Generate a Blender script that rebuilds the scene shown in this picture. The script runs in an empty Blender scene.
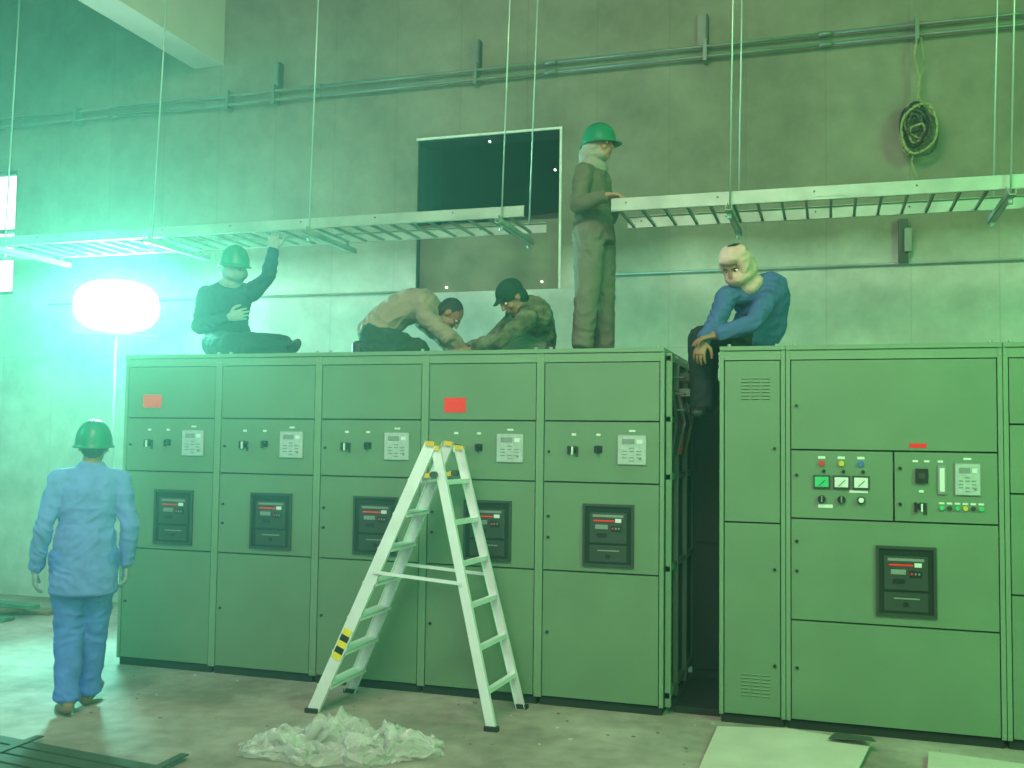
import bpy, bmesh, math, random
from mathutils import Vector, Matrix, noise
from mathutils.bvhtree import BVHTree
random.seed(7)
scene=bpy.context.scene
V=Vector
# ---------------------------------------------------------------- materials
def mat(name,col,rough=.6,metal=0,var=.12,scale=6,bump=0,bscale=40,emit=None,estr=0,alpha=1,spec=.4):
    m=bpy.data.materials.new(name); m.use_nodes=True
    nt=m.node_tree; N=nt.nodes; L=nt.links; b=N['Principled BSDF']
    b.inputs['Roughness'].default_value=rough; b.inputs['Metallic'].default_value=metal
    b.inputs['Specular IOR Level'].default_value=spec
    tc=N.new('ShaderNodeTexCoord')
    nz=N.new('ShaderNodeTexNoise'); nz.inputs['Scale'].default_value=scale; nz.inputs['Detail'].default_value=5
    L.new(tc.outputs['Object'],nz.inputs['Vector'])
    mr=N.new('ShaderNodeMapRange'); mr.inputs['From Min'].default_value=.3; mr.inputs['From Max'].default_value=.7
    mr.inputs['To Min'].default_value=1-var; mr.inputs['To Max'].default_value=1+var
    L.new(nz.outputs['Fac'],mr.inputs['Value'])
    vm=N.new('ShaderNodeVectorMath'); vm.operation='SCALE'; vm.inputs[0].default_value=col[:3]
    L.new(mr.outputs['Result'],vm.inputs['Scale']); L.new(vm.outputs['Vector'],b.inputs['Base Color'])
    if bump:
        n2=N.new('ShaderNodeTexNoise'); n2.inputs['Scale'].default_value=bscale; n2.inputs['Detail'].default_value=6
        L.new(tc.outputs['Object'],n2.inputs['Vector'])
        bp=N.new('ShaderNodeBump'); bp.inputs['Strength'].default_value=bump; bp.inputs['Distance'].default_value=.01
        L.new(n2.outputs['Fac'],bp.inputs['Height']); L.new(bp.outputs['Normal'],b.inputs['Normal'])
    if emit:
        b.inputs['Emission Color'].default_value=(*emit,1); b.inputs['Emission Strength'].default_value=estr
    if alpha<1: b.inputs['Alpha'].default_value=alpha
    return m
M={}
M['cab']=mat('cabinet_paint',(.145,.240,.145),.42,0,.06,3,.03,120)
M['cabf']=mat('cabinet_frame_paint',(.175,.285,.175),.42,0,.05,3)
M['cabd']=mat('cabinet_gap_dark',(.02,.04,.025),.7)
M['plinth']=mat('plinth_black',(.015,.022,.018),.7)
M['blk']=mat('black_plastic',(.015,.018,.016),.35)
M['dgrey']=mat('dark_grey_plastic',(.035,.052,.042),.4)
M['grey']=mat('grey_plastic',(.22,.26,.24),.5)
M['glassd']=mat('smoked_window',(.018,.03,.022),.12)
M['wht']=mat('label_white',(.7,.75,.7),.5,0,.05)
M['paper']=mat('paper_grey',(.40,.48,.45),.6,0,.1,40)
M['redn']=mat('red_notice',(1.0,.012,.015),.6,0,.03)
M['red']=mat('red_lens',(.6,.03,.03),.3,emit=(.6,.02,.02),estr=.15)
M['yel']=mat('yellow_lens',(.7,.55,.05),.3)
M['blu']=mat('blue_lens',(.05,.15,.5),.3)
M['grn']=mat('green_lens',(.05,.5,.2),.3)
M['alu']=mat('aluminium',(.82,.83,.86),.40,.2,.06,8)
M['yp']=mat('yellow_plastic',(.8,.5,.04),.45)
M['galv']=mat('galvanised_steel',(.32,.39,.33),.5,.25,.2,5)
M['rod']=mat('threaded_rod_steel',(.42,.5,.44),.4,.4,.1)
M['pipe']=mat('conduit_steel',(.17,.21,.17),.45,.3,.1)
M['dbr']=mat('bracket_dark',(.05,.07,.055),.6)
M['copper']=mat('copper_busbar',(.45,.2,.09),.4,.6)
M['rubber']=mat('rubber_black',(.02,.02,.02),.7)
M['coil']=mat('cable_grey_green',(.07,.085,.06),.7)
M['wood']=mat('plank_wood',(.24,.17,.10),.8,0,.25,9,.2)
M['woodg']=mat('plank_painted_green',(.08,.2,.12),.8,0,.25,9,.2)
M['card']=mat('cardboard_sheet',(.55,.51,.45),.85,0,.1,4,.15,30)
M['beam']=mat('beam_concrete',(.56,.50,.42),.85,0,.08,2,.2,25)
M['beam2']=mat('ceiling_concrete',(.25,.26,.22),.9,0,.1,1.5,.2,25)
M['cable']=mat('cable_yellow',(.30,.29,.12),.6)
M['haz']=mat('hazard_yellow',(.85,.65,.03),.5)

def wall_mat():
    m=bpy.data.materials.new('wall_concrete_painted'); m.use_nodes=True
    nt=m.node_tree;N=nt.nodes;L=nt.links;b=N['Principled BSDF'];b.inputs['Roughness'].default_value=.9
    b.inputs['Specular IOR Level'].default_value=.15
    g=N.new('ShaderNodeNewGeometry')
    sp=N.new('ShaderNodeSeparateXYZ');L.new(g.outputs['Position'],sp.inputs[0])
    def ns(sc,det=6,rough=.6):
        n=N.new('ShaderNodeTexNoise');n.inputs['Scale'].default_value=sc;n.inputs['Detail'].default_value=det;n.inputs['Roughness'].default_value=rough
        L.new(g.outputs['Position'],n.inputs['Vector']);return n
    n1=ns(1.1,10,.7);n2=ns(5);n3=ns(1.6)
    def mth(op,a,b2,c=None):
        x=N.new('ShaderNodeMath');x.operation=op
        for i,q in enumerate((a,b2,c)):
            if q is None: continue
            if isinstance(q,(int,float)): x.inputs[i].default_value=q
            else: L.new(q,x.inputs[i])
        return x.outputs[0]
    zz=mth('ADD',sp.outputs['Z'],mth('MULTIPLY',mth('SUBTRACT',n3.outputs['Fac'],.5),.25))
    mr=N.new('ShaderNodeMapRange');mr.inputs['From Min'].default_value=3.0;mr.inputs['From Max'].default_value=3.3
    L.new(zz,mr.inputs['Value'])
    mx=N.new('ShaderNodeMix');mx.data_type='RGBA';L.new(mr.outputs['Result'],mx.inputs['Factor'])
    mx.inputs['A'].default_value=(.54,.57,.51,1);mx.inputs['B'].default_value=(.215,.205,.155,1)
    st=mth('MULTIPLY_ADD',n1.outputs['Fac'],1.5,.25)
    st2=mth('MULTIPLY_ADD',n2.outputs['Fac'],.3,.85)
    cx=N.new('ShaderNodeCombineXYZ');L.new(sp.outputs['X'],cx.inputs[0]);L.new(sp.outputs['Z'],cx.inputs[1])
    br=N.new('ShaderNodeTexBrick');br.inputs['Scale'].default_value=1;br.inputs['Brick Width'].default_value=.62;br.inputs['Row Height'].default_value=2.4
    br.inputs['Mortar Size'].default_value=.005;br.inputs['Color1'].default_value=(1,1,1,1);br.inputs['Color2'].default_value=(.94,.94,.94,1);br.inputs['Mortar'].default_value=(.84,.84,.84,1)
    br.offset=0.0
    L.new(cx.outputs[0],br.inputs['Vector'])
    s=N.new('ShaderNodeVectorMath');s.operation='SCALE';L.new(mx.outputs['Result'],s.inputs[0]);L.new(mth('MULTIPLY',st,st2),s.inputs['Scale'])
    s2=N.new('ShaderNodeVectorMath');s2.operation='MULTIPLY';L.new(s.outputs[0],s2.inputs[0]);L.new(br.outputs['Color'],s2.inputs[1])
    L.new(s2.outputs[0],b.inputs['Base Color'])
    bp=N.new('ShaderNodeBump');bp.inputs['Strength'].default_value=.25;bp.inputs['Distance'].default_value=.02
    L.new(n2.outputs['Fac'],bp.inputs['Height']);L.new(bp.outputs['Normal'],b.inputs['Normal'])
    return m
M['wall']=wall_mat()
def floor_mat():
    m=bpy.data.materials.new('floor_dusty_concrete'); m.use_nodes=True
    nt=m.node_tree;N=nt.nodes;L=nt.links;b=N['Principled BSDF'];b.inputs['Roughness'].default_value=.8
    b.inputs['Specular IOR Level'].default_value=.18
    g=N.new('ShaderNodeNewGeometry')
    n1=N.new('ShaderNodeTexNoise');n1.inputs['Scale'].default_value=1.0;n1.inputs['Detail'].default_value=9;n1.inputs['Roughness'].default_value=.62;L.new(g.outputs['Position'],n1.inputs['Vector'])
    n2=N.new('ShaderNodeTexNoise');n2.inputs['Scale'].default_value=9;n2.inputs['Detail'].default_value=9;L.new(g.outputs['Position'],n2.inputs['Vector'])
    r=N.new('ShaderNodeValToRGB');r.color_ramp.elements[0].position=.36;r.color_ramp.elements[0].color=(.21,.18,.155,1);r.color_ramp.elements[1].position=.62;r.color_ramp.elements[1].color=(.43,.375,.34,1)
    L.new(n1.outputs['Fac'],r.inputs[0])
    mr=N.new('ShaderNodeMapRange');mr.inputs['From Min'].default_value=.3;mr.inputs['From Max'].default_value=.7;mr.inputs['To Min'].default_value=.85;mr.inputs['To Max'].default_value=1.12
    L.new(n2.outputs['Fac'],mr.inputs['Value'])
    s=N.new('ShaderNodeVectorMath');s.operation='SCALE';L.new(r.outputs[0],s.inputs[0]);L.new(mr.outputs[0],s.inputs['Scale'])
    L.new(s.outputs[0],b.inputs['Base Color'])
    bp=N.new('ShaderNodeBump');bp.inputs['Strength'].default_value=.2;bp.inputs['Distance'].default_value=.01
    L.new(n2.outputs['Fac'],bp.inputs['Height']);L.new(bp.outputs['Normal'],b.inputs['Normal'])
    return m
M['floor']=floor_mat()
# ---------------------------------------------------------------- mesh builder
class B:
    def __init__(s): s.bm=bmesh.new(); s.ms=[]
    def mi(s,m):
        m=M[m] if isinstance(m,str) else m
        if m not in s.ms: s.ms.append(m)
        return s.ms.index(m)
    def hexa(s,c,m):
        i=s.mi(m); vs=[s.bm.verts.new(p) for p in c]
        for f in ((0,3,2,1),(4,5,6,7),(0,1,5,4),(1,2,6,5),(2,3,7,6),(3,0,4,7)):
            s.bm.faces.new([vs[k] for k in f]).material_index=i
    def box(s,x0,x1,y0,y1,z0,z1,m):
        s.hexa([(x0,y0,z0),(x1,y0,z0),(x1,y1,z0),(x0,y1,z0),(x0,y0,z1),(x1,y0,z1),(x1,y1,z1),(x0,y1,z1)],m)
    def beam(s,p0,p1,w,h,m,up=(0,0,1)):
        p0=V(p0);p1=V(p1);d=(p1-p0).normalized();u=V(up)
        sd=d.cross(u)
        if sd.length<1e-4: sd=d.cross(V((1,0,0)))
        sd.normalize();u=sd.cross(d).normalized();a=sd*w/2;b=u*h/2
        s.hexa([p0-a-b,p0+a-b,p1+a-b,p1-a-b,p0-a+b,p0+a+b,p1+a+b,p1-a+b],m)
    def cyl(s,p0,p1,r,m,n=14,r2=None):
        i=s.mi(m);p0=V(p0);p1=V(p1);d=(p1-p0).normalized()
        a=d.orthogonal().normalized();b=d.cross(a);r2=r if r2 is None else r2
        A=[s.bm.verts.new(p0+(a*math.cos(t)+b*math.sin(t))*r) for t in [2*math.pi*k/n for k in range(n)]]
        C=[s.bm.verts.new(p1+(a*math.cos(t)+b*math.sin(t))*r2) for t in [2*math.pi*k/n for k in range(n)]]
        for k in range(n):
            f=s.bm.faces.new((A[k],A[(k+1)%n],C[(k+1)%n],C[k]));f.material_index=i;f.smooth=True
        s.bm.faces.new(A[::-1]).material_index=i;s.bm.faces.new(C).material_index=i
    def loft(s,secs,m,e=2.6,n=40):
        # rounded-rectangle sections: (centre, side, up, half width, half height)
        i=s.mi(m);R_=[]
        for c,sd,u,w,h in secs:
            R_.append([s.bm.verts.new(c+sd*w*math.copysign(abs(math.cos(t))**(2/e),math.cos(t))+u*h*math.copysign(abs(math.sin(t))**(2/e),math.sin(t))) for t in [2*math.pi*k/n for k in range(n)]])
        for A,C in zip(R_[:-1],R_[1:]):
            for k in range(n): s.bm.faces.new((A[k],A[(k+1)%n],C[(k+1)%n],C[k])).material_index=i
        s.bm.faces.new(R_[0][::-1]).material_index=i;s.bm.faces.new(R_[-1]).material_index=i
    def path(s,pts,r,m,n=8):
        for a,b in zip(pts[:-1],pts[1:]): s.cyl(a,b,r,m,n)
    def done(s,name,parent=None,bevel=0,auto=True):
        bmesh.ops.recalc_face_normals(s.bm,faces=s.bm.faces)
        me=bpy.data.meshes.new(name);s.bm.to_mesh(me);s.bm.free()
        for m in s.ms: me.materials.append(m)
        o=bpy.data.objects.new(name,me);scene.collection.objects.link(o)
        if bevel:
            bv=o.modifiers.new('bevel','BEVEL');bv.width=bevel;bv.segments=2;bv.limit_method='ANGLE';bv.angle_limit=math.radians(40)
        if parent:
            o.parent=parent;o.matrix_parent_inverse=Matrix.Translation(-parent.location)
        return o
def empty(name,loc=(0,0,0)):
    e=bpy.data.objects.new(name,None);scene.collection.objects.link(e);e.location=loc;e.empty_display_size=.1
    return e
# ---------------------------------------------------------------- room
YW=8.2; ZC=6.1
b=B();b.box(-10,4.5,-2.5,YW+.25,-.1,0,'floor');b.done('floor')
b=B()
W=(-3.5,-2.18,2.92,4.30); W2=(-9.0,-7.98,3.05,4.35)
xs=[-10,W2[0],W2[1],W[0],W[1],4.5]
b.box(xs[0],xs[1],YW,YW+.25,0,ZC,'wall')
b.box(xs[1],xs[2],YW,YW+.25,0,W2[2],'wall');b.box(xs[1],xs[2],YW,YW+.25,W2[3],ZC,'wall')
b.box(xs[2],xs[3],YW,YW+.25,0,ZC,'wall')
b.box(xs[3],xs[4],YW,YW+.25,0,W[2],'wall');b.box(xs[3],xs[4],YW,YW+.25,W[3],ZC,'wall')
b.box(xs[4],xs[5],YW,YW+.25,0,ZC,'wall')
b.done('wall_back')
b=B();b.box(-10.25,-10,-2.5,YW+.25,-.1,ZC,'wall');b.done('wall_left')
b=B();b.box(4.5,4.75,-2.5,YW+.25,-.1,ZC,'wall');b.done('wall_right')
b=B();b.box(-10.25,4.75,-2.75,-2.5,-.1,ZC,'wall');b.done('wall_front')
b=B();b.box(-10.25,4.75,-2.75,YW+.25,ZC,ZC+.2,'beam2');b.done('ceiling')
b=B();b.box(-5.88,-5.55,-2.5,YW,5.20,ZC,'beam');b.done('ceiling_beam')
e=empty('window_1',((W[0]+W[1])/2,YW,W[2]))
M['frame']=mat('opening_edge',(.65,.68,.6),.8)
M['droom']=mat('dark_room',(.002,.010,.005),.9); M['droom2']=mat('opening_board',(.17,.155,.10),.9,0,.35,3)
b=B();b.box(W[0]-.01,W[1]+.02,YW-.015,YW+.03,W[3],W[3]+.02,'frame');b.box(W[1],W[1]+.02,YW-.015,YW+.03,W[2],W[3],'frame')
b.done('opening_trim',e)
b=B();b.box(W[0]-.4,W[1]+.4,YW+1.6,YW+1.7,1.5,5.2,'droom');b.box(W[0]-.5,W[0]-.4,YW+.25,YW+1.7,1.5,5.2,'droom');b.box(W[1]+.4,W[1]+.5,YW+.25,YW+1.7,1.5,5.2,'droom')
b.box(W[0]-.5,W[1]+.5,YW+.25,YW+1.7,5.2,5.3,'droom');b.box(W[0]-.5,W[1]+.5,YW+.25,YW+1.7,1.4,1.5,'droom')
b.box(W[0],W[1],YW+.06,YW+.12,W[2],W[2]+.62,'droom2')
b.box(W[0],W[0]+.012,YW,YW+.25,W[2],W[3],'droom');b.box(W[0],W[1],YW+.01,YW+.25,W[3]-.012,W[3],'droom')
b.beam((W[0]-.3,YW+1.2,3.7),(W[1]+.3,YW+1.2,3.85),.08,.1,'dbr')
b.done('adjoining_room',e)
M['bulb']=mat('bulb',(1,1,1),emit=(1,1,.85),estr=3)
b=B()
for x,y,z in ((-2.85,YW+.1,4.27),(-2.30,YW+.3,4.03),(-2.34,YW+.05,2.99),(-3.22,YW+.05,2.97)):
    b.cyl((x,y,z),(x,y-.02,z),.009,'bulb');
b.done('indicator_bulbs',e)
e2=empty('window_2',((W2[0]+W2[1])/2,YW,W2[2]))
M['sky']=mat('daylight_glass',(.9,1,.97),.3,emit=(.85,1,.95),estr=2.5,var=.3,scale=3)
b=B();b.box(W2[0],W2[1],YW+.1,YW+.12,W2[2],W2[3],'sky');b.done('glass',e2)
b=B()
for x in (W2[0],-8.5,W2[1]-.04): b.box(x,x+.04,YW+.03,YW+.09,W2[2],W2[3],'dbr')
for z in (W2[2],3.7,W2[3]-.04): b.box(W2[0],W2[1],YW+.03,YW+.09,z,z+.04,'dbr')
b.done('mullions',e2)
b=B()
for z in (4.78,4.865): 
    for k in range(6):
        x0=-9+k*2.25; b.cyl((x0,8.12,z),(x0+2.25,8.12,z),.014,'pipe',10)
        b.cyl((x0-.05,8.12,z),(x0+.05,8.12,z),.02,'pipe',10)
for x in (-5.44,-2.93,-.94,.673,-4.94,-7.2):
    b.box(x-.015,x+.015,8.09,8.2,4.74,4.92,'pipe')
for x in (-2.95,-.97,-4.94): b.box(x-.035,x+.035,8.16,8.2,4.88,5.14,'pipe');b.box(x+.035,x+.05,8.12,8.2,4.88,5.14,'dbr')
b.cyl((-1.9,8.17,3.02),(4.4,8.17,3.02),.010,'galv',8)
b.cyl((-7.5,8.17,2.93),(-3.6,8.17,2.93),.01,'galv',8)
b.box(.53,.60,8.13,8.2,3.02,3.36,'dbr');b.box(.57,.62,8.10,8.13,3.10,3.28,'pipe')
b.path([(.67,8.1,4.75),(.65,8.08,4.6),(.69,8.07,4.4),(.66,8.07,4.2)],.008,'cable');b.path([(.70,8.1,4.75),(.72,8.08,4.55),(.67,8.07,4.35),(.7,8.07,4.15)],.006,'cable')
for k in range(13):
    pts=[];cx=.66+random.uniform(-.03,.03);cz=4.04+random.uniform(-.06,.06);r=.12+random.uniform(-.06,.03);ph=random.uniform(0,6)
    for t in range(21):
        a=t/20*2*math.pi;pts.append((cx+r*math.cos(a)*.85,8.09-.007*k+.01*math.sin(3*a),cz+(r*1.35+.03*math.sin(2*a+ph))*math.sin(a)))
    b.path(pts,.010,('cable','coil','coil','rubber')[k%4])
b.cyl((.66,8.17,4.2),(.66,8.0,4.2),.012,'dbr');b.path([(.66,8.06,3.9),(.62,8.06,3.78),(.67,8.06,3.62)],.007,'cable')
b.done('wall_conduit')
# ---------------------------------------------------------------- cabinets
YF=6.03; YB=7.25; HT=2.2
def vent(b,x0,x1,z0,z1,rows=7,cols=3):
    for r in range(rows):
        for c in range(cols):
            xa=x0+(x1-x0)*(c+.1)/cols;xb=x0+(x1-x0)*(c+.9)/cols;z=z0+(z1-z0)*(r+.5)/rows
            b.box(xa,xb,YF-.004,YF+.001,z-.003,z+.004,'cabf');b.box(xa,xb,YF-.002,YF+.001,z-.006,z-.003,'cabd')
def lock(b,x,z):
    b.cyl((x,YF,z),(x,YF-.012,z),.009,'blk',12)
def door(b,x0,x1,z0,z1):
    b.box(x0,x1,YF,YF+.03,z0,z1,'cab')
    for z in (z0+.09,z1-.09): b.box(x1-.004,x1+.010,YF+.004,YF+.024,z-.03,z+.03,'cabd')
def acb(b,x0,x1,z0,z1):
    w=x1-x0;h=z1-z0;f=.016
    b.box(x0,x1,YF-.014,YF,z0,z0+f,'dgrey');b.box(x0,x1,YF-.014,YF,z1-f,z1,'dgrey');b.box(x0,x0+f,YF-.014,YF,z0+f,z1-f,'dgrey');b.box(x1-f,x1,YF-.014,YF,z0+f,z1-f,'dgrey')
    b.box(x0+f,x1-f,YF-.003,YF,z0+f,z1-f,'glassd')
    X=lambda u:x0+w*u
    Z=lambda v:z0+h*v
    b.box(X(.14),X(.86),YF-.010,YF-.003,Z(.38),Z(.86),'dgrey')
    b.box(X(.22),X(.62),YF-.013,YF-.01,Z(.72),Z(.745),'redn');b.box(X(.64),X(.76),YF-.013,YF-.01,Z(.71),Z(.77),'wht')
    b.box(X(.2),X(.8),YF-.012,YF-.01,Z(.79),Z(.83),'grey')
    b.box(X(.25),X(.5),YF-.013,YF-.01,Z(.60),Z(.67),'grey');b.box(X(.56),X(.76),YF-.014,YF-.01,Z(.56),Z(.66),'blk')
    for k in range(3): b.box(X(.58+.06*k),X(.61+.06*k),YF-.017,YF-.014,Z(.6),Z(.63),'grey' if k else 'redn')
    b.box(X(.28),X(.48),YF-.013,YF-.01,Z(.47),Z(.54),'blk')
    b.box(X(.14),X(.86),YF-.008,YF-.003,Z(.08),Z(.34),'dgrey');b.box(X(.3),X(.72),YF-.011,YF-.008,Z(.25),Z(.27),'grey')
    b.cyl((X(.5),YF-.006,Z(.18)),(X(.5),YF-.016,Z(.18)),.014,'blk')
def knob(b,x,z,s=1,tag='wht'):
    b.cyl((x,YF,z),(x,YF-.008,z),.024*s,'blk',18);b.cyl((x,YF-.008,z),(x,YF-.03,z),.016*s,'blk',16)
    b.beam((x,YF-.036,z-.03*s),(x,YF-.036,z+.018*s),.010,.014,'wht' if tag=='wht' else 'blk',up=(0,1,0))
    b.box(x-.014*s,x+.014*s,YF-.003,YF,z+.085*s,z+.10*s,'wht')
    if tag=='wht':
        b.cyl((x-.03,YF,z+.012),(x-.03,YF-.012,z+.012),.011,'blk',12);b.box(x-.03-.008,x-.03+.008,YF-.016,YF-.012,z-.03,z+.012,'blk')
        b.box(x+.012,x+.03,YF-.004,YF,z-.045,z+.02,'dgrey')
    else:
        b.box(x-.025,x+.025,YF-.01,YF,z-.022,z+.02,'blk')
def relay(b,x0,x1,z0,z1):
    b.box(x0-.006,x1+.006,YF-.006,YF,z0-.006,z1+.006,'grey');b.box(x0,x1,YF-.012,YF-.006,z0,z1,'paper')
    w=x1-x0;h=z1-z0
    b.box(x0+w*.15,x1-w*.4,YF-.014,YF-.012,z1-h*.30,z1-h*.12,'grey');b.box(x1-w*.32,x1-w*.12,YF-.014,YF-.012,z1-h*.28,z1-h*.14,'wht')
    for k in range(5):
        for j in range(3):
            if (k+j*2)%4: b.box(x0+w*(.14+.26*j),x0+w*(.32+.26*j),YF-.0135,YF-.012,z0+h*(.10+.11*k),z0+h*(.14+.11*k),'grey')
    b.cyl((x0+w*.8,YF-.012,z0+h*.2),(x0+w*.8,YF-.018,z0+h*.2),.008,'grey',10)
    b.box((x0+x1)/2-.02,(x0+x1)/2+.02,YF-.002,YF,z1+.022,z1+.034,'wht')
def shell(b,x0,x1):
    b.box(x0+.002,x1-.002,YF+.03,YB,.05,HT-.03,'cab')
    b.box(x0,x0+.024,YF-.004,YF+.03,.05,HT-.025,'cabf');b.box(x1-.024,x1,YF-.004,YF+.03,.05,HT-.025,'cabf')
    b.box(x0+.0245,x1-.0245,YF+.026,YF+.029,.05,HT-.03,'cabd')
    b.box(x0+.0245,x1-.0245,YF-.002,YF+.026,HT-.082,HT-.028,'cabf')
    b.box(x0-.0,x1+.0,YF-.012,YB+.01,HT-.025,HT,'cabf')
    b.box(x0+.01,x1-.01,YF+.02,YB-.02,0,.05,'plinth')
    for x in (x0+.05,x1-.05): b.cyl((x,YF+.06,HT),(x,YF+.06,HT+.018),.012,'galv',6)
    for z in (.075,HT-.06):
        for x in (x0+.012,x1-.012): b.cyl((x,YF-.004,z),(x,YF-.008,z),.005,'galv',6)
XL=[-4.82,-4.043,-3.266,-2.49,-1.713,-.936]
for i in range(5):
    x0,x1=XL[i],XL[i+1];b=B();shell(b,x0,x1);w=x1-x0
    a,c=x0+.030,x1-.030
    for z0,z1 in ((.06,.822),(.832,1.368),(1.378,1.746),(1.756,2.112)): door(b,a,c,z0,z1)
    P=lambda f:x0+w*f
    knob(b,P(.28),1.575);knob(b,P(.48),1.58,.95,'b');relay(b,P(.64),P(.86),1.49,1.665)
    acb(b,P(.36),P(.77),.865,1.246)
    for z in (1.16,1.03,1.56): lock(b,a+.03,z)
    lock(b,a+.03,.45)
    if i==0: b.box(P(.20),P(.40),YF-.003,YF,1.825,1.915,'redn')
    if i==3: b.box(P(.17),P(.36),YF-.003,YF,1.80,1.895,'redn')
    b.done('switchgear_cabinet',bevel=.0025)
b=B()
xs=-.930
for y in (6.06,6.35,6.75,7.2): b.box(xs,xs+.035,y,y+.035,.05,2.17,'cab')
for z in (.1,.85,1.4,1.75,2.12): b.box(xs,xs+.03,6.06,7.23,z,z+.035,'cab')
b.box(xs-.001,xs+.006,6.08,7.2,.12,1.4,'cabd');b.box(xs-.001,xs+.004,6.08,7.2,1.4,2.12,'plinth')
for k,z in enumerate((1.82,1.92,2.02)):
    b.box(xs+.01,xs+.10,6.15,6.21,z,z+.012,'dbr');b.box(xs+.005,xs+.10,6.4,6.46,z,z+.05,'grey' if k%2 else 'dbr');b.box(xs+.01,xs+.10,6.55,6.62,z,z+.012,'copper')
for k in range(7): b.path([(xs+.03,6.12+.11*k,1.55),(xs+.05+.01*(k%3),6.15+.11*k,1.75),(xs+.03,6.12+.1*k,1.95)],.011,['rubber','rubber','grey','redn','rubber','cable','rubber'][k])
for k in range(16): b.cyl((xs+.004,6.0775,.15+k*.12),(xs+.0365,6.0775,.15+k*.12),.006,'blk',6)
b.box(-.88,-.62,6.95,7.25,.0,2.05,'plinth');b.box(-.86,-.64,6.93,6.95,.1,.9,'plinth');b.box(-.86,-.64,6.93,6.95,.95,1.95,'plinth')  # dark closure boxes added to make the gap between line-ups dark
b.box(-.89,-.615,6.15,6.95,.0,.04,'plinth')  # black floor plate added to deepen the shade in the gap
b.done('busbar_frame_dark_closure',bevel=.002)
b=B();x0,x1=-.607,-.232;shell(b,x0,x1)
door(b,x0+.03,x1-.03,.06,1.16);door(b,x0+.03,x1-.03,1.17,2.112)
vent(b,x0+.12,x1-.08,1.88,2.02);vent(b,x0+.12,x1-.08,.16,.30);lock(b,x1-.06,.35);lock(b,x1-.06,1.6);lock(b,x1-.06,.9)
b.done('switchgear_cabinet',bevel=.0025)
b=B();x0,x1=-.228,.918;shell(b,x0,x1)
a,c=x0+.03,x1-.03
door(b,a,c,.06,.615);door(b,a,c,.625,1.195);door(b,a,.352,1.205,1.59);door(b,.362,c,1.205,1.59);door(b,a,c,1.60,2.112)
for x,cl in ((-.03,'red'),(.077,'yel'),(.183,'blu')):
    b.cyl((x,YF,1.520),(x,YF-.015,1.520),.016,cl,14);b.box(x-.02,x+.02,YF-.002,YF,1.545,1.56,'wht')
    b.cyl((x+.012,YF,1.475),(x+.012,YF-.012,1.475),.010,'blk',10)
    b.box(x-.046,x+.046,YF-.012,YF,1.375,1.452,'dgrey');b.box(x-.037,x+.037,YF-.014,YF-.012,1.385,1.442,'grn' if x<0 else 'wht')
    b.beam((x-.015,YF-.016,1.392),(x+.02,YF-.016,1.425),.003,.004,'blk',up=(0,1,0))
    if x<.15: b.cyl((x,YF,1.315),(x,YF-.02,1.315),.022,'blk',16);b.beam((x,YF-.026,1.298),(x,YF-.026,1.334),.008,.012,'grey',up=(0,1,0))
    else: b.cyl((x,YF,1.315),(x,YF-.02,1.315),.022,'blk',16);b.cyl((x,YF-.02,1.315),(x,YF-.022,1.315),.015,'wht',16)
b.box(-.05,.03,YF-.002,YF,1.265,1.285,'wht')
b.box(.12,.22,YF-.002,YF,1.355,1.37,'wht')
b.box(.47,.535,YF-.018,YF,1.42,1.50,'blk');b.box(.485,.52,YF-.02,YF-.018,1.445,1.475,'dgrey')
b.box(.585,.630,YF-.01,YF,1.36,1.52,'grey');b.box(.595,.62,YF-.012,YF-.01,1.375,1.505,'wht')
relay(b,.675,.80,1.36,1.53)
knob(b,.50,1.29,.9)
for k in range(6):
    x=.605+.04*k;b.cyl((x,YF,1.285),(x,YF-.012,1.285),.013,['grn','dgrey','grn','yel','dgrey','grn'][k],10);b.box(x-.014,x+.014,YF-.002,YF,1.305,1.316,'wht')
for x in (.47,.53,.60): b.box(x-.014,x+.014,YF-.002,YF,1.535,1.547,'wht')
acb(b,.258,.575,.675,1.065)
b.box(.44,.53,YF-.002,YF,1.615,1.64,'redn')
for z in (1.07,1.45,.9,.35,1.85): lock(b,a+.03,z)
lock(b,.39,1.5);lock(b,.39,1.3)
b.done('switchgear_cabinet',bevel=.0025)
b=B();x0,x1=.922,1.70;shell(b,x0,x1)
for z0,z1 in ((.06,.822),(.832,1.368),(1.378,1.746),(1.756,2.112)): door(b,x0+.03,x1-.03,z0,z1)
acb(b,x0+.28,x0+.6,.865,1.246);knob(b,x0+.22,1.575);relay(b,x0+.5,x0+.67,1.49,1.665)
b.done('switchgear_cabinet',bevel=.0025)
# ---------------------------------------------------------------- cable trays
def tray(x0,x1,y0,y1,z0,z1):
    b=B()
    for y,s in ((y0,1),(y1,-1)):
        b.box(x0,x1,y-.002,y+.002,z0,z1,'galv');ya,yb=sorted((y,y+s*.022))
        b.box(x0,x1,ya,yb,z0-.003,z0,'galv');b.box(x0,x1,ya,yb,z1,z1+.003,'galv')
        k=x0+.1
        while k<x1: b.cyl((k,y-.006,z0+.05),(k,y+.006,z0+.05),.007,'dbr',6);k+=.6
        k=x0+1.4
        while k<x1: b.box(k-.1,k+.1,y-.005*s-.001,y-.005*s+.001,z0+.015,z1-.015,'galv');k+=2.4
    k=x0+.05
    while k<x1:
        b.box(k-.009,k+.009,y0,y1,z0+.010,z0+.014,'galv');b.box(k-.009,k-.007,y0,y1,z0,z0+.014,'galv');b.box(k+.007,k+.009,y0,y1,z0,z0+.014,'galv');k+=.15
    return b.done('cable_tray')
tray(-8.6,-1.98,6.5,7.08,3.165,3.235)
tray(-1.37,4.3,6.5,7.08,3.165,3.245)
e=empty('tray_hanger',(0,6.8,3.1))
b=B()
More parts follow.
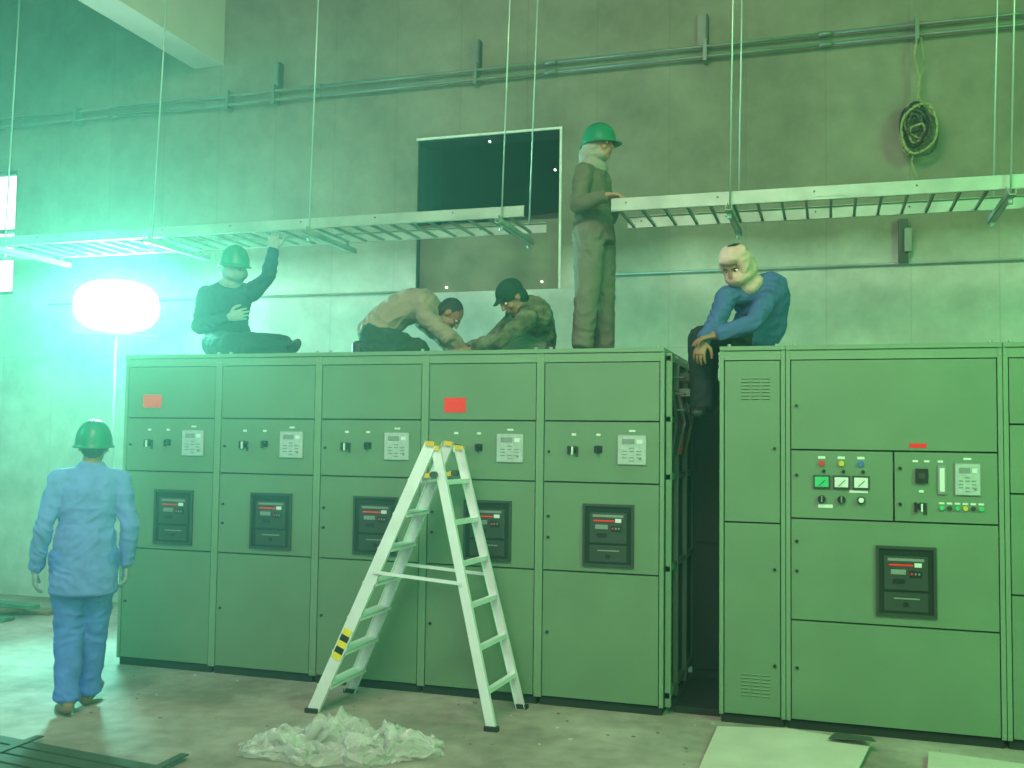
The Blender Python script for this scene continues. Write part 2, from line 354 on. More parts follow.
for x in (-6.39,-4.97,-3.61,-2.13,-.59,1.04):
    xt=x+random.uniform(.04,.12)
    for y in (6.46,7.12):
        if y>7 and x<-3: continue
        b.cyl((x,y,3.06),(xt,y,ZC),.0055,'rod',8);b.cyl((x,y,3.06),(x,y,3.09),.014,'rod',6)
    b.box(x-.02,x+.02,6.38,7.2,3.10,3.104,'galv');b.box(x-.02,x-.017,6.38,7.2,3.10,3.138,'galv');b.box(x+.017,x+.02,6.38,7.2,3.10,3.138,'galv')
    b.box(x-.018,x-.015,6.44,6.495,3.138,3.17,'galv');b.box(x-.018,x-.015,7.085,7.14,3.138,3.17,'galv')
b.done('rods_and_channels',e)
# ---------------------------------------------------------------- ladder
e=empty('step_ladder',(-2.3,5.65,0))
b=B()
def chan(p0,p1,out,w=.072,t=.026):
    p0=V(p0);p1=V(p1);d=(p1-p0).normalized();o=V(out)
    b.beam(p0,p1,w,.003,'alu',up=o)
    sd=d.cross(o).normalized()
    for s in (1,-1):
        q=sd*s*(w/2-.0015)-o*t/2
        b.beam(p0+q,p1+q,.003,t,'alu',up=o)
A0,A1=V((-2.92,5.40,0)),V((-2.235,5.50,1.60));B0,B1=V((-2.92,5.90,0)),V((-2.235,5.80,1.60))
C0,C1=V((-1.80,5.41,0)),V((-2.19,5.51,1.50));D0,D1=V((-1.78,5.92,0)),V((-2.15,5.82,1.50))
C1b=C0+(C1-C0)*1.05;D1b=D0+(D1-D0)*1.05
chan(A0,A1,(0,-1,0));chan(B0,B1,(0,1,0));chan(C0,C1b,(0,-1,0),.055);chan(D0,D1b,(0,1,0),.055)
for k in range(7):
    z=.16+.205*k;f=z/1.6;p=A0.lerp(A1,f);q=B0.lerp(B1,f)
    b.box(p.x-.045,p.x+.045,p.y,q.y,z-.004,z+.004,'alu');b.box(p.x-.045,p.x-.041,p.y,q.y,z-.03,z,'alu');b.box(p.x+.041,p.x+.045,p.y,q.y,z-.02,z,'alu')
    for j in range(5): b.box(p.x-.04+.018*j,p.x-.034+.018*j,p.y,q.y,z+.004,z+.007,'alu')
for k in range(6):
    z=.2+.235*k;f=z/1.5;p=C0.lerp(C1,f);q=D0.lerp(D1,f)
    b.beam(p,q,.03,.028,'alu')
for (P0,P1,Q0,Q1,dy) in ((A0,A1,C0,C1,-.012),(B0,B1,D0,D1,.012)):
    p=P0.lerp(P1,.84/1.6);q=Q0.lerp(Q1,.80/1.5);b.beam(p+V((0,dy,0)),q+V((0,dy,0)),.004,.02,'alu')
for p,d in ((A0,-1),(B0,1),(C0,-1),(D0,1)): b.box(p.x-.04,p.x+.04,p.y-.02,p.y+.02,0,.025,'rubber')
for p in (A1,B1,C1b,D1b):
    b.beam(p-V((0,0,.012)),p+V((.003,0,.015)),.055,.032,'yp',up=(0,1,0))
for y in (5.475,5.825): b.beam((-2.25,y,1.41),(-2.19,y,1.43),.025,.02,'yp',up=(0,1,0));b.cyl((-2.2,y-.02,1.42),(-2.2,y+.02,1.42),.02,'dbr')
for k in range(5):
    p=A0.lerp(A1,.20+.022*k);q=A0.lerp(A1,.222+.022*k);b.beam(p+V((0,-.004,0)),q+V((0,-.004,0)),.055,.003,'haz' if k%2==0 else 'blk',up=(0,1,0))
b.done('ladder_frame',e)
# ---------------------------------------------------------------- floodlight
FL=V((-6.2,7.6,2.80))
e=empty('floodlight',(FL.x,FL.y,0))
M['lamp']=mat('lamp_glass',(1,1,1),emit=(.50,1,.88),estr=190)
M['stand']=mat('stand_painted_grey',(.40,.44,.38),.7)
fd=(V((0,0,1.64))-FL);fd.normalize();sd=fd.cross(V((0,0,1))).normalized();up=sd.cross(fd)
b=B()
b.loft([(FL-fd*.20,sd,up,.16,.10),(FL-fd*.12,sd,up,.28,.18),(FL-fd*.02,sd,up,.36,.235),(FL-fd*.004,sd,up,.365,.24)],'stand')
for k in range(5): b.beam(FL-fd*.23+sd*(-.12+.06*k),FL-fd*.19+sd*(-.12+.06*k),.008,.16,'dbr')
for s in (1,-1): b.beam(FL+sd*s*.37-up*.26-fd*.08,FL+sd*s*.37+up*.02-fd*.08,.014,.03,'stand',up=tuple(fd))
b.beam(FL-sd*.37-up*.26-fd*.08,FL+sd*.37-up*.26-fd*.08,.03,.014,'stand')
b.cyl(FL-up*.26-fd*.08,(FL.x,FL.y,.5),.011,'stand')
for a in (0,2.1,4.2): b.cyl((FL.x,FL.y,.5),(FL.x+.3*math.cos(a),FL.y+.3*math.sin(a),0.01),.011,'stand')
b.done('housing_and_stand',e)
b=B()
b.loft([(FL-fd*.004,sd,up,.350,.225),(FL+fd*.015,sd,up,.345,.22),(FL+fd*.04,sd,up,.25,.15)],'lamp')
b.done('lamp_glass',e)
# ---------------------------------------------------------------- floor clutter
M['plastic']=mat('plastic_film',(.70,.68,.66),.25,0,.05,4,alpha=.38,spec=.8)
def crumple(name,cx,cy,sx,sy,h,seed,m,ang=0,n=90):
    bm=bmesh.new();g=[]
    for j in range(n):
        row=[]
        for i in range(n):
            u=i/(n-1)*2-1;v=j/(n-1)*2-1
            rr=1+.22*noise.noise(V((math.atan2(v,u)*1.3,seed,0)))
            du=u*math.sqrt(1-v*v/2);dv=v*math.sqrt(1-u*u/2)
            x=du*sx/2*rr;y=dv*sy/2*rr
            edge=max(0,1-(du*du+dv*dv))**.6
            q=V((u*2.2+seed,v*2.2,seed))
            z=(.2+1.2*abs(noise.noise(q))+.9*abs(noise.noise(q*2.7))+.5*abs(noise.noise(q*6)))*h*edge*.7
            z+=.02*abs(noise.noise(q*5))
            x+=.08*noise.noise(q*2+V((5,0,0)))+.02*noise.noise(q*7);y+=.08*noise.noise(q*2+V((0,9,0)))
            row.append(bm.verts.new((cx+x*math.cos(ang)-y*math.sin(ang),cy+x*math.sin(ang)+y*math.cos(ang),.004+max(z,0))))
        g.append(row)
    for j in range(n-1):
        for i in range(n-1):
            f=bm.faces.new((g[j][i],g[j][i+1],g[j+1][i+1],g[j+1][i]));f.smooth=(i*j)%3>0
    me=bpy.data.meshes.new(name);bm.to_mesh(me);bm.free();me.materials.append(M[m])
    o=bpy.data.objects.new(name,me);scene.collection.objects.link(o);return o
crumple('plastic_sheet',-2.42,4.80,1.02,.52,.18,3.3,'plastic',.33)
def sheet(name,pts,z,th,m):
    b=B();i=b.mi(m);A=[b.bm.verts.new((x,y,z+dz)) for x,y,dz in pts];C=[b.bm.verts.new((x,y,z+th+dz)) for x,y,dz in pts]
    n=len(pts);b.bm.faces.new(A[::-1]);b.bm.faces.new(C)
    for k in range(n): b.bm.faces.new((A[k],A[(k+1)%n],C[(k+1)%n],C[k]))
    for f in b.bm.faces: f.material_index=i
    return b.done(name,bevel=.002)
sheet('cardboard_sheet',[(-.62,4.75,0),(.05,4.8,0),(.22,5.80,.02),(-.2,5.88,.03),(-.6,5.86,.01)],.003,.012,'card')
sheet('cardboard_sheet',[(.42,5.0,0),(1.2,5.0,0),(1.2,5.72,0),(.5,5.74,.02)],.003,.012,'card')
sheet('scrap_panel',[(.0,5.72,0),(.24,5.70,.015),(.22,5.78,.01),(.04,5.85,0)],.052,.006,'dbr')
b=B()
for (x,y,l,w,a,z,m_) in ((-7.35,7.35,1.4,.2,.2,.0,'wood'),(-7.4,7.0,1.3,.16,.05,.0,'woodg'),(-7.5,6.7,1.4,.22,-.15,.0,'wood'),(-7.4,7.1,1.2,.14,.4,.04,'wood'),(-7.0,6.4,1.1,.12,.3,.0,'wood'),(-7.3,7.3,1.3,.1,-.1,.08,'woodg')):
    d=V((math.cos(a),math.sin(a),0))*l/2;c=V((x,y,z+.02));b.beam(c-d,c+d,w,.035,m_)
b.done('timber_offcuts',bevel=.003)
M['dst']=mat('dark_green_steel',(.05,.075,.05),.8)
b=B()
for k in range(11):
    y=3.15+.105*k; b.beam((-5.0,y+.22,.012),(-2.95,y-.02,.012),.085,.018,'dst')
for x in (-4.9,-4.0,-3.1): b.beam((x,3.15,.025),(x,4.42,.025),.05,.008,'dst')
b.done('steel_grating',bevel=.003)
b=B()
for k in range(70):
    x=random.uniform(-4.6,1);y=random.uniform(4.9,6.0);s=random.uniform(.004,.014)
    b.beam((x,y,s*.3),(x+s*random.uniform(.5,2),y+random.uniform(-s,s),s*.3),s,s*.5,random.choice(['card','wood','grey','wood']))
b.done('floor_debris')
# ---------------------------------------------------------------- people
def rtube(bm,pts,rads,side,mi,n=16,cap=(1,1)):
    pts=[V(p) for p in pts];side=V(side);rings=[]
    T=[]
    for i in range(len(pts)):
        a=pts[max(i-1,0)];c=pts[min(i+1,len(pts)-1)];T.append((c-a).normalized())
    seq=[]
    r0=min(rads[0])*cap[0];r1=min(rads[-1])*cap[1]
    if cap[0]:
        for an in (75,50,25): seq.append((pts[0]-T[0]*r0*math.sin(math.radians(an)),T[0],rads[0][0]*math.cos(math.radians(an)),rads[0][1]*math.cos(math.radians(an))))
    for p,t,r in zip(pts,T,rads): seq.append((p,t,r[0],r[1]))
    if cap[1]:
        for an in (25,50,75): seq.append((pts[-1]+T[-1]*r1*math.sin(math.radians(an)),T[-1],rads[-1][0]*math.cos(math.radians(an)),rads[-1][1]*math.cos(math.radians(an))))
    for p,t,a,b_ in seq:
        s=side-t*side.dot(t)
        if s.length<1e-3: s=t.orthogonal()
        s.normalize();u=t.cross(s)
        rings.append([bm.verts.new(p+s*a*math.cos(2*math.pi*k/n)+u*b_*math.sin(2*math.pi*k/n)) for k in range(n)])
    for A,C in zip(rings[:-1],rings[1:]):
        for k in range(n): bm.faces.new((A[k],A[(k+1)%n],C[(k+1)%n],C[k])).material_index=mi
    bm.faces.new(rings[0][::-1]).material_index=mi;bm.faces.new(rings[-1]).material_index=mi
def ell(bm,c,ax,ay,az,mi,n=16):
    mt=Matrix((ax,ay,az)).transposed().to_4x4();mt.translation=c
    r=bmesh.ops.create_uvsphere(bm,u_segments=n,v_segments=n//2+2,radius=1,matrix=mt)
    fs=set()
    for v in r['verts']:
        for f in v.link_faces: fs.add(f)
    for f in fs: f.material_index=mi
def remesh(bm,vox,cloth=(),amp=.007,smooth=3):
    bmesh.ops.recalc_face_normals(bm,faces=bm.faces)
    me=bpy.data.meshes.new('tmp');bm.to_mesh(me)
    bmt=bm.copy();bmesh.ops.triangulate(bmt,faces=bmt.faces);bmt.faces.ensure_lookup_table()
    tags=[f.material_index for f in bmt.faces];bvh=BVHTree.FromBMesh(bmt)
    o=bpy.data.objects.new('tmp',me);scene.collection.objects.link(o)
    r=o.modifiers.new('r','REMESH');r.mode='VOXEL';r.voxel_size=vox;r.use_smooth_shade=True
    s=o.modifiers.new('s','SMOOTH');s.factor=.5;s.iterations=smooth
    dg=bpy.context.evaluated_depsgraph_get();ev=o.evaluated_get(dg)
    out=bpy.data.meshes.new_from_object(ev)
    bpy.data.objects.remove(o);bpy.data.meshes.remove(me);bmt.free()
    vt=[-1]*len(out.vertices)
    for p in out.polygons:
        _,_,fi,_=bvh.find_nearest(p.center);t=tags[fi] if fi is not None else 0
        p.material_index=t;p.use_smooth=True
        for v in p.vertices: vt[v]=t
    if cloth:
        nrm=[v.normal.copy() for v in out.vertices]
        for v in out.vertices:
            if vt[v.index] in cloth:
                c=v.co
                w=noise.noise(V((c.x*3,c.y*3,c.z*3)))
                q=V((c.x*8+w*2,c.y*8-w*2,c.z*15+w*3))
                d=(1-2.2*abs(noise.noise(q)))*amp+.4*amp*noise.noise(c*30)
                v.co=c+nrm[v.index]*d
    return out
def hand(bm,w,d,n,sgn,curl,mi):
    d=d.normalized();n=(n-d*n.dot(d)).normalized();s=n.cross(d)*sgn
    rtube(bm,[w-d*.03,w,w+d*.035,w+d*.085],[(.026,.023),(.028,.020),(.038,.017),(.041,.014)],s,mi,14)
    for i,L in enumerate((.070,.079,.074,.058)):
        p=w+d*(.078-.004*abs(i-1))+s*(.030-.0205*i);a=0;pts=[p];fan=s*(.12-.08*i)
        for k,f in enumerate((.45,.31,.24)):
            a+=curl*(.55,.75,.6)[k]*(1+.08*i);dd=((d+fan)*math.cos(a)+n*math.sin(a)).normalized();p=p+dd*L*f;pts.append(p)
        rtube(bm,pts,[(.0095,.0095),(.009,.009),(.0082,.0082),(.0068,.0068)],s,mi,10)
    p=w+d*.022+s*.026;pts=[p]
    for dd,l in ((d*.55+s*.75+n*.35,.040),(d*.85+s*.35+n*.4,.032),(d*.95+s*.05+n*.45,.024)):
        p=p+dd.normalized()*l;pts.append(p)
    rtube(bm,pts,[(.014,.014),(.012,.012),(.0105,.0105),(.008,.008)],s,mi,10)
def human(org,th,J,C,helmet=None,scarf=(),hair=True,skirt=None,loose=1.0,legk=None,armk=None,glove=False,hips_shirt=False,amp=.0085):
    ct,st=math.cos(th),math.sin(th)
    legk=legk or loose;armk=armk or loose
    def P(k):
        x,y,z=J[k] if isinstance(k,str) else k
        return V((org[0]+x*ct-y*st,org[1]+x*st+y*ct,z))
    def D(t): return V((t[0]*ct-t[1]*st,t[0]*st+t[1]*ct,t[2])).normalized()
    SK,SH,TR,SO,HA,SC,LI,GL=range(8)
    mats=[C['skin'],C['shirt'],C['trousers'],C['shoes'],C.get('hair',C['shoes']),C.get('scarf',C['shirt']),C['lip'],C.get('glove',C['skin'])]
    bm=bmesh.new()
    pel,nk,hd=P('pel'),P('nk'),P('hd')
    mid=P('mid') if 'mid' in J else (pel+nk)/2
    shL,shR=P('shL'),P('shR');hL,hR=P('hipL'),P('hipR')
    sS=(shR-shL).normalized();sP=(hR-hL).normalized()
    ctrl=mid*2-(pel+nk)/2
    prof=[(0,.165,.125),(.15,.168,.125),(.35,.152,.118),(.55,.165,.122),(.75,.182,.125),(.88,.165,.105),(.97,.09,.075)]
    pts=[];rd=[]
    for s,a,b_ in prof:
        p=pel*(1-s)**2+ctrl*2*s*(1-s)+nk*s*s;pts.append(p);rd.append((a*loose,b_*loose))
    rtube(bm,pts[:4],rd[:4],(sP*.7+sS*.3),SH,20)
    rtube(bm,pts[2:],rd[2:],(sS*.8+sP*.2),SH,20)
    pt_=(pts[1]-pel).normalized()
    k_=1.03 if hips_shirt else 1.0
    ell(bm,pel-pt_*.02,sP*.168*k_,pt_*.10*k_,sP.cross(pt_)*.128*k_,SH if hips_shirt else TR)
    tz=(nk-pts[-3]).normalized();nkl=nk-tz*.055
    rtube(bm,[shL,nkl,shR],[(.064*armk,.064*armk),(.085,.078),(.064*armk,.064*armk)],tz,SH)
    hv=(hd-nk).normalized()
    rtube(bm,[nk-hv*.06,nk,hd-hv*.03],[(.062,.062),(.055,.057),(.052,.055)],sS,SK)
    rtube(bm,[nk-hv*.045,nk+hv*.012],[(.082,.075),(.066,.066)],sS,SH,cap=(1,.3))
    f=D(J['face']);u=D(J['hup']) if 'hup' in J else V((0,0,1));u=(u-f*u.dot(f)).normalized();l=f.cross(u)
    ell(bm,hd+u*.022-f*.008,l*.075,f*.096,u*.092,SK);ell(bm,hd+f*.022-u*.045,l*.058,f*.068,u*.068,SK)
    ell(bm,hd+f*.055-u*.088,l*.026,f*.022,u*.018,SK)
    rtube(bm,[hd+f*.088+u*.012,hd+f*.104-u*.018,hd+f*.108-u*.026],[(.009,.01),(.013,.012),(.017,.011)],l,SK,10)
    ell(bm,hd+f*.080+u*.024,l*.045,f*.014,u*.009,SK)
    for s in (1,-1):
        ell(bm,hd+l*s*.077-f*.005-u*.008,l*.009,f*.02,u*.031,SK,12)
        ell(bm,hd+l*s*.045+f*.062-u*.03,l*.022,f*.022,u*.02,SK,12)
    ell(bm,hd+f*.088-u*.058,l*.024,f*.010,u*.0055,LI,12);ell(bm,hd+f*.087-u*.067,l*.020,f*.010,u*.006,LI,12)
    if hair:
        ell(bm,hd+u*.034-f*.022,l*.082,f*.092,u*.092,HA)
        ell(bm,hd-u*.012-f*.05,l*.070,f*.058,u*.062,HA)
    if hair=='cap':
        ell(bm,hd+u*.045-f*.012,l*.092,f*.108,u*.088,HA);rtube(bm,[hd+f*.07+u*.052,hd+f*.135+u*.035],[(.06,.008),(.045,.007)],l,HA)
        ell(bm,hd-u*.02-f*.055,l*.078,f*.058,u*.075,HA)
    if 'face' in scarf: 
        ell(bm,hd-u*.045+f*.020,l*.087,f*.104,u*.070,SC);ell(bm,hd-u*.06-f*.02,l*.088,f*.09,u*.075,SC)
        ell(bm,nk+hv*.02,l*.088,f*.085,u*.055,SC)
    if 'wrap' in scarf:
        ell(bm,hd-u*.005-f*.035,l*.094,f*.085,u*.10,SC);ell(bm,hd-u*.075-f*.02,l*.085,f*.095,u*.05,SC)
        ell(bm,hd-u*.09-f*.055,l*.105,f*.085,u*.10,SC);ell(bm,nk-hv*.005,l*.125,f*.105,u*.055,SC)
    if 'turban' in scarf:
        ell(bm,hd-u*.050+f*.016,l*.090,f*.104,u*.064,SC);ell(bm,hd-u*.05-f*.02,l*.094,f*.092,u*.085,SC)
        ell(bm,hd+u*.078+f*.004,l*.092,f*.098,u*.046,SC);ell(bm,nk+hv*.02,l*.090,f*.087,u*.055,SC)
        for s in (1,-1): ell(bm,hd+l*s*.066-f*.0+u*.01,l*.030,f*.075,u*.085,SC)
    for S in 'LR':
        sh,el,wr=P('sh'+S),P('el'+S),P('wr'+S)
        m1=sh.lerp(el,.45);m2=el.lerp(wr,.35);e=(wr-el).normalized()
        k=armk
        rtube(bm,[sh,m1,el],[(.068*k,)*2,(.058*k,)*2,(.051*k,)*2],sS,SH)
        rtube(bm,[el,m2,wr-e*.01],[(.052*k,)*2,(.050*k,)*2,(.041*k,)*2],sS,SH,cap=(1,.25))
        rtube(bm,[wr-e*.05,wr+e*.012],[(.028,.024),(.026,.022)],sS,GL if glove else SK,12)
    for S in 'LR':
        h,kn,an,to=P('hip'+S),P('kn'+S),P('an'+S),P('toe'+S)
        k=legk;e=(an-kn).normalized()
        rtube(bm,[h,h.lerp(kn,.5),kn],[(.098*k,)*2,(.086*k,)*2,(.072*k,)*2],sP,TR,18)
        rtube(bm,[kn,kn.lerp(an,.35),kn.lerp(an,.8),an+e*.005],[(.072*k,)*2,(.069*k,)*2,(.062*k,)*2,(.066*k,)*2],sP,TR,18,cap=(1,.25))
        rtube(bm,[an-e*.05,an+e*.02],[(.04,.04),(.04,.04)],sP,SO,12)
        fdv=(to-an);fl=(fdv-e*fdv.dot(e));fl=fl.normalized() if fl.length>.02 else fdv.normalized()
        heel=an+e*.045-fl*.035;toe=heel+fl*.225
        sd_=e.cross(fl)
        rtube(bm,[heel,heel+fl*.09,heel+fl*.17,toe],[(.036,.042),(.038,.044),(.047,.034),(.038,.026)],sd_,SO,14)
    if skirt is not None:
        a=pel+V((0,0,.10));c=V((pel.x,pel.y,skirt))
        rtube(bm,[a,a.lerp(c,.5),c],[(.165*loose,.128*loose),(.180*loose,.14*loose),(.186*loose,.148*loose)],sP,SH,22,cap=(1,.12))
    body=remesh(bm,.0075,(SH,TR,SC),amp);bm.free()
    fb=bmesh.new();fb.from_mesh(body)
    hb=bmesh.new()
    for S in 'LR':
        hdn=J['hand'+S];wr=P('wr'+S);sg=1 if S=='L' else -1
        hand(hb,wr,D(hdn[0]),D(hdn[1]),sg,hdn[2],GL if glove else SK)
    hm=remesh(hb,.0034,smooth=2);hb.free();fb.from_mesh(hm)
    for s in (1,-1):
        ell(fb,hd+l*s*.032+f*.077+u*.004,l*.013,f*.011,u*.008,8,12);ell(fb,hd+l*s*.032+f*.085+u*.004,l*.006,f*.005,u*.006,9,10)
        ell(fb,hd+l*s*.033+f*.090+u*.022,l*.018,f*.005,u*.0035,9 ,10)
    mats+= [C['eyew'],C['eyed']]
    top=empty('construction_worker',(org[0],org[1],min(P('pel').z,P('anL').z-.09)))
    me=bpy.data.meshes.new('body');fb.to_mesh(me);fb.free()
    for q in mats: me.materials.append(q)
    for p in me.polygons: p.use_smooth=True
    o=bpy.data.objects.new('body',me);scene.collection.objects.link(o);o.parent=top;o.matrix_parent_inverse=Matrix.Translation(-top.location)
    if helmet:
        hb=B();i=hb.mi(helmet);n=36
        hu=(u-f*.10).normalized();hf=(f-hu*f.dot(hu)).normalized();hl=hf.cross(hu);c=hd+u*.016-f*.004
        rings=[]
        def ring(a,bf,z,extra=0,k=0):
            R_=[]
            for t in range(n):
                an=2*math.pi*t/n;ca,sa=math.cos(an),math.sin(an)
                x=sa*a;y=ca*bf
                if extra: y+= extra*max(0,ca)**1.5
                R_.append(hb.bm.verts.new(c+hl*x+hf*y+hu*(z-(k*max(0,ca)**2))))
            return R_
        HH=.142
        for q in range(1,9):
            ph=q/8*math.pi/2;rings.append(ring(.106*math.sin(ph)**.85,.128*math.sin(ph)**.85,HH*math.cos(ph)))
        rings.append(ring(.108,.130,-.010));rings.append(ring(.119,.141,-.018,.035,.012));rings.append(ring(.119,.141,-.023,.035,.012));rings.append(ring(.102,.124,-.016))
        for ph in (1.3,.9,.4): rings.append(ring(.099*math.sin(ph),.119*math.sin(ph),(HH-.01)*math.cos(ph)))
        for A,Cc in zip(rings[:-1],rings[1:]):
            for t in range(n):
                fc=hb.bm.faces.new((A[t],A[(t+1)%n],Cc[(t+1)%n],Cc[t]));fc.material_index=i;fc.smooth=True
        hb.bm.faces.new(rings[0]);hb.bm.faces.new(rings[-1][::-1])
        for off in (-.02,0,.02):
            pr=None
            for q in range(13):
                t=(q/12-.5)*2*1.15;pt=c+hf*(math.sin(t)*.120)+hl*off+hu*(math.cos(t)*(HH-.001 if off==0 else HH-.005))
                if pr is not None: hb.cyl(pr,pt,.006,helmet,8)
                pr=pt
        hb.done('hard_hat',top)
    return top
def cm(n,c,r=.85,var=.1): return mat(n,c,r,0,var,12,.25,180,spec=.2)
skin=mat('skin_brown',(.30,.16,.09),.55,0,.06,20);skin2=mat('skin_tan',(.40,.21,.12),.55,0,.06,20)
lip=mat('lips',(.25,.09,.07),.5);eyew=mat('eye_white',(.75,.75,.7),.3);eyed=mat('eye_iris',(.02,.012,.01),.2)
shoe=mat('shoe_black',(.02,.02,.02),.5);shoeb=mat('shoe_tan',(.22,.16,.11),.6);hairm=mat('hair_black',(.012,.011,.010),.6,0,.2,60,.4,150)
hg=mat('hard_hat_green',(.008,.18,.085),.35,0,.04)
base=dict(skin=skin,lip=lip,eyew=eyew,eyed=eyed,shoes=shoe,hair=hairm)
# walking away, left foreground
human((-4.2,4.94),math.radians(40.4),dict(pel=(0,0,.93),nk=(.02,.04,1.42),hd=(.03,.06,1.56),face=(.12,1,-.05),
 shL=(-.150,.02,1.355),shR=(.185,.03,1.35),elL=(-.225,-.03,1.08),elR=(.245,-.02,1.08),wrL=(-.262,.05,.83),wrR=(.238,.06,.84),
 hipL=(-.085,0,.90),hipR=(.085,0,.90),knL=(-.07,.04,.49),anL=(-.065,-.05,.095),toeL=(-.10,.14,.03),knR=(.065,.08,.49),anR=(.045,.16,.095),toeR=(.11,.37,.03),
 handL=((-.03,.15,-1),(1,.2,0),.5),handR=((0,.15,-1),(-1,.2,0),.5)),
 dict(base,shirt=cm('shirt_blue',(.15,.25,.62)),trousers=cm('trousers_blue',(.10,.21,.62)),shoes=shoeb,glove=mat('glove_grey',(.30,.34,.34),.9)),helmet=hg,skirt=.70,glove=True,loose=1.0,legk=1.10,armk=.95)
# sitting, arm up to tray
human((-4.22,6.45),math.radians(33.2),dict(pel=(-.03,.06,2.33),mid=(-.05,.05,2.55),nk=(-.03,.0,2.75),hd=(.0,-.04,2.89),face=(.35,-1,-.2),
 shR=(-.19,0,2.67),shL=(.12,0,2.70),elR=(-.24,-.08,2.42),wrR=(-.03,-.2,2.49),elL=(.24,-.10,2.81),wrL=(.28,-.10,3.03),
 hipR=(-.12,.02,2.31),hipL=(.08,.02,2.31),knR=(.0,-.34,2.29),anR=(.36,-.25,2.26),toeR=(.44,-.3,2.27),knL=(.36,-.1,2.31),anL=(.05,-.18,2.27),toeL=(-.05,-.25,2.25),
 handR=((1,-.2,.25),(.1,1,.1),.5),handL=((-.05,.1,1),(.1,1,0),.5)),
 dict(base,shirt=cm('jacket_navy',(.018,.045,.08)),trousers=cm('trousers_dark',(.018,.045,.045)),scarf=cm('scarf_grey',(.26,.28,.27)),glove=mat('glove_white',(.28,.33,.31),.9)),helmet=hg,scarf=('face',),glove=True)
# kneeling, bent forward
human((-2.93,6.78),math.radians(23.3),dict(pel=(-.25,0,2.40),mid=(-.02,0,2.60),nk=(.19,-.02,2.55),hd=(.285,-.06,2.54),face=(.65,-.15,-.75),hup=(.7,0,.6),
 shR=(.10,-.17,2.52),shL=(.10,.15,2.52),elR=(.27,-.26,2.36),wrR=(.41,-.16,2.255),elL=(.30,.22,2.34),wrL=(.45,.08,2.255),
 hipR=(-.27,-.09,2.37),hipL=(-.27,.09,2.37),knR=(.06,-.12,2.275),knL=(.06,.14,2.275),anR=(-.33,-.12,2.26),anL=(-.33,.12,2.26),toeR=(-.4,-.12,2.23),toeL=(-.4,.12,2.23),
 handR=((1,.2,-.15),(0,0,-1),.3),handL=((1,-.1,-.15),(0,0,-1),.3)),
 dict(base,shirt=cm('shirt_tan',(.30,.22,.17)),trousers=cm('trousers_olive',(.03,.05,.035))),hips_shirt=True,amp=.012)
# crouching, facing left
human((-2.09,6.68),math.radians(17.3),dict(pel=(.16,.26,2.36),mid=(.13,.10,2.50),nk=(.04,-.05,2.53),hd=(-.025,-.09,2.615),face=(-.75,-.35,-.75),
 shL=(.09,-.19,2.46),shR=(-.03,.14,2.46),elL=(-.08,-.27,2.31),wrL=(-.28,-.15,2.25),elR=(-.18,.12,2.32),wrR=(-.34,0,2.26),
 hipL=(.16,.18,2.34),hipR=(.10,.34,2.34),knL=(-.14,.02,2.30),knR=(-.18,.22,2.30),anL=(.20,.02,2.26),anR=(.18,.28,2.26),toeL=(.3,.05,2.23),toeR=(.3,.3,2.23),
 handL=((-1,.1,-.15),(0,0,-1),.3),handR=((-1,-.1,-.15),(0,0,-1),.3)),
 dict(base,hair=cm('cap_dark_green',(.012,.04,.025)),shirt=mat('shirt_camouflage',(.11,.12,.07),.9,0,.75,14,.25,150,spec=.2),trousers=cm('trousers_grey_green',(.12,.14,.11))),hair='cap')
# standing by tray end
human((-1.56,6.9),math.radians(12.6),dict(pel=(-.02,.02,3.12),nk=(-.03,0,3.58),hd=(.015,-.01,3.74),face=(1,-.5,-.05),
 shR=(-.09,-.15,3.50),shL=(.03,.16,3.50),elR=(-.13,-.24,3.25),wrR=(.07,-.33,3.295),elL=(.10,.24,3.27),wrL=(.12,.03,3.33),
 hipR=(-.05,-.08,3.08),hipL=(.02,.10,3.08),knR=(-.06,-.10,2.67),anR=(-.09,-.10,2.295),toeR=(.08,-.14,2.23),knL=(.05,.11,2.67),anL=(.06,.12,2.295),toeL=(.20,.08,2.23),
 handR=((1,-.25,-.05),(0,0,-1),.5),handL=((.8,-.5,-.1),(-.2,-.2,-1),.4)),
 dict(base,skin=skin2,shirt=cm('shirt_khaki',(.12,.12,.08)),trousers=cm('trousers_khaki_grey',(.155,.155,.115)),scarf=cm('scarf_beige_grey',(.29,.28,.23)),shoes=shoe),helmet=hg,scarf=('wrap',),skirt=3.04,loose=1.0,legk=1.16,hair=False)
# leaning forward, seated on the edge of the right-hand line-up
human((-.49,6.4),math.radians(4.4),dict(pel=(.07,.10,2.34),mid=(.12,.06,2.50),nk=(.03,-.07,2.60),hd=(-.045,-.16,2.725),face=(-.50,-.75,-.75),
 shR=(-.11,-.12,2.53),shL=(.14,-.03,2.53),elR=(-.175,-.24,2.35),wrR=(-.25,-.27,2.245),elL=(.05,-.24,2.355),wrL=(-.17,-.29,2.275),
 hipR=(-.01,.05,2.31),hipL=(.11,.12,2.31),knR=(-.27,-.12,2.275),anR=(-.26,-.10,1.86),toeR=(-.28,-.28,1.78),knL=(-.24,.10,2.28),anL=(-.23,.10,1.88),toeL=(-.24,-.1,1.80),
 handR=((-.2,-.3,-.9),(.3,.8,-.1),.5),handL=((-1,-.1,-.2),(0,.2,-1),.4)),
 dict(base,shirt=cm('shirt_navy_blue',(.06,.12,.28)),trousers=cm('trousers_black',(.02,.03,.035)),scarf=cm('scarf_pale_pink',(.58,.38,.32))),scarf=('turban',),hips_shirt=True)
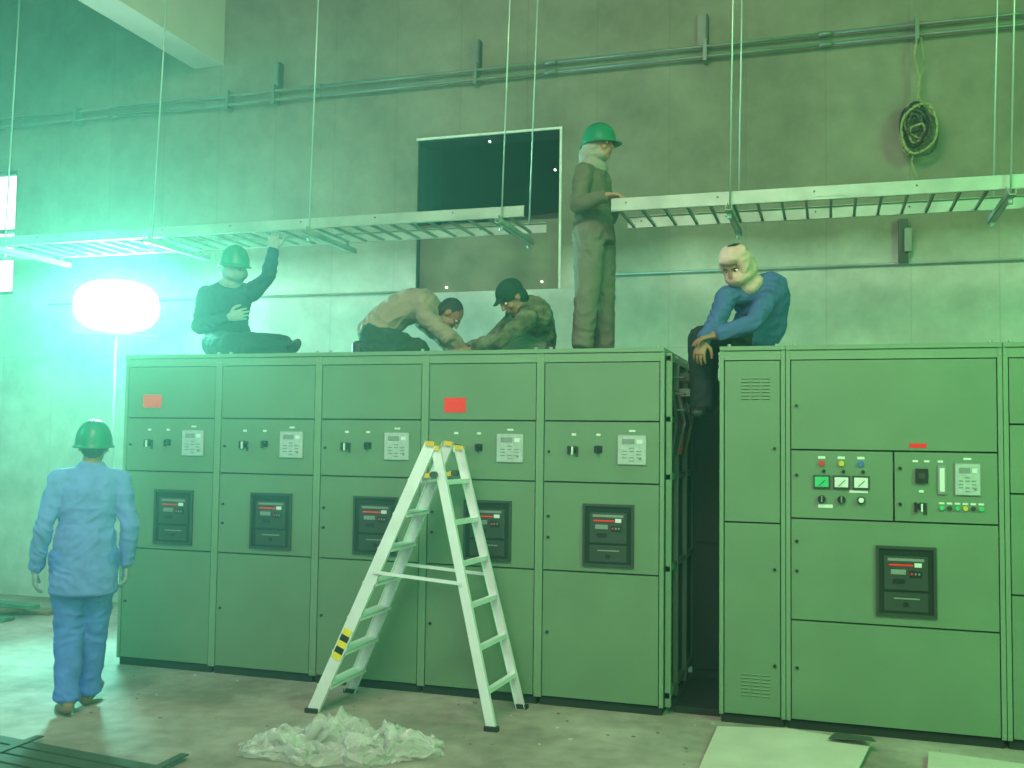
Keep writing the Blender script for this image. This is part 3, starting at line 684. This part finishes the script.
# ---------------------------------------------------------------- camera
p=math.radians(3.1);yaw=math.radians(17.5);rl=.013
F=V((-math.sin(yaw),math.cos(yaw),0));R=V((math.cos(yaw),math.sin(yaw),0));Z=V((0,0,1))
fw=F*math.cos(p)+Z*math.sin(p);u0=-F*math.sin(p)+Z*math.cos(p)
upv=u0*math.cos(rl)-R*math.sin(rl);rt=R*math.cos(rl)+u0*math.sin(rl)
cd=bpy.data.cameras.new('camera');cam=bpy.data.objects.new('camera',cd);scene.collection.objects.link(cam)
m=Matrix((rt,upv,-fw)).transposed().to_4x4();m.translation=V((0,0,1.64));cam.matrix_world=m
cd.sensor_width=36;cd.lens=36*1000/1024;cd.clip_start=.05
scene.camera=cam
# ---------------------------------------------------------------- lights
def area(name,loc,tgt,size,size_y,power,col):
    l=bpy.data.lights.new(name,'AREA');l.shape='RECTANGLE';l.size=size;l.size_y=size_y;l.energy=power;l.color=col
    o=bpy.data.objects.new(name,l);scene.collection.objects.link(o);o.location=loc
    o.rotation_euler=(V(tgt)-V(loc)).to_track_quat('-Z','Y').to_euler();return o
area('fill_overhead',(-1.5,1.5,5.9),(-1.5,6.5,1.5),3,2,400,(1,.98,.76))  # added overhead fill with a warm tint, no fixture modelled
area('fill_rear',(-1.0,-2.2,3.2),(-1.0,6.5,1.5),7,4,210,(.62,1,.66))  # broad fill added behind the camera in place of ambient light
area('green_fill_right',(4.2,3.0,4.2),(1,6.5,1.5),2,2,430,(.12,1,.24))  # unseen green fill, added to tint the right side
area('teal_fill_left',(-9,3,4.5),(-5,6.5,1.0),2,2,150,(.12,1,.65))  # unseen teal fill, added to colour the left side
s=bpy.data.lights.new('floodlight_beam','SPOT');s.energy=1200;s.color=(.16,1,.74);s.spot_size=math.radians(150);s.spot_blend=.6;s.shadow_soft_size=.18
o=bpy.data.objects.new('floodlight_beam',s);scene.collection.objects.link(o);o.location=FL+fd*.08;o.rotation_euler=fd.to_track_quat('-Z','Y').to_euler()
w=bpy.data.worlds.new('world');scene.world=w;w.use_nodes=True;nt=w.node_tree
nt.nodes['Background'].inputs[0].default_value=(.7,1,.75,1);nt.nodes['Background'].inputs[1].default_value=.3
vs=nt.nodes.new('ShaderNodeVolumeScatter');vs.inputs['Density'].default_value=.018;vs.inputs['Anisotropy'].default_value=.65;vs.inputs['Color'].default_value=(.5,1,.8,1)
nt.links.new(vs.outputs[0],nt.nodes['World Output'].inputs['Volume'])
scene.view_settings.view_transform='Standard'
print('done')
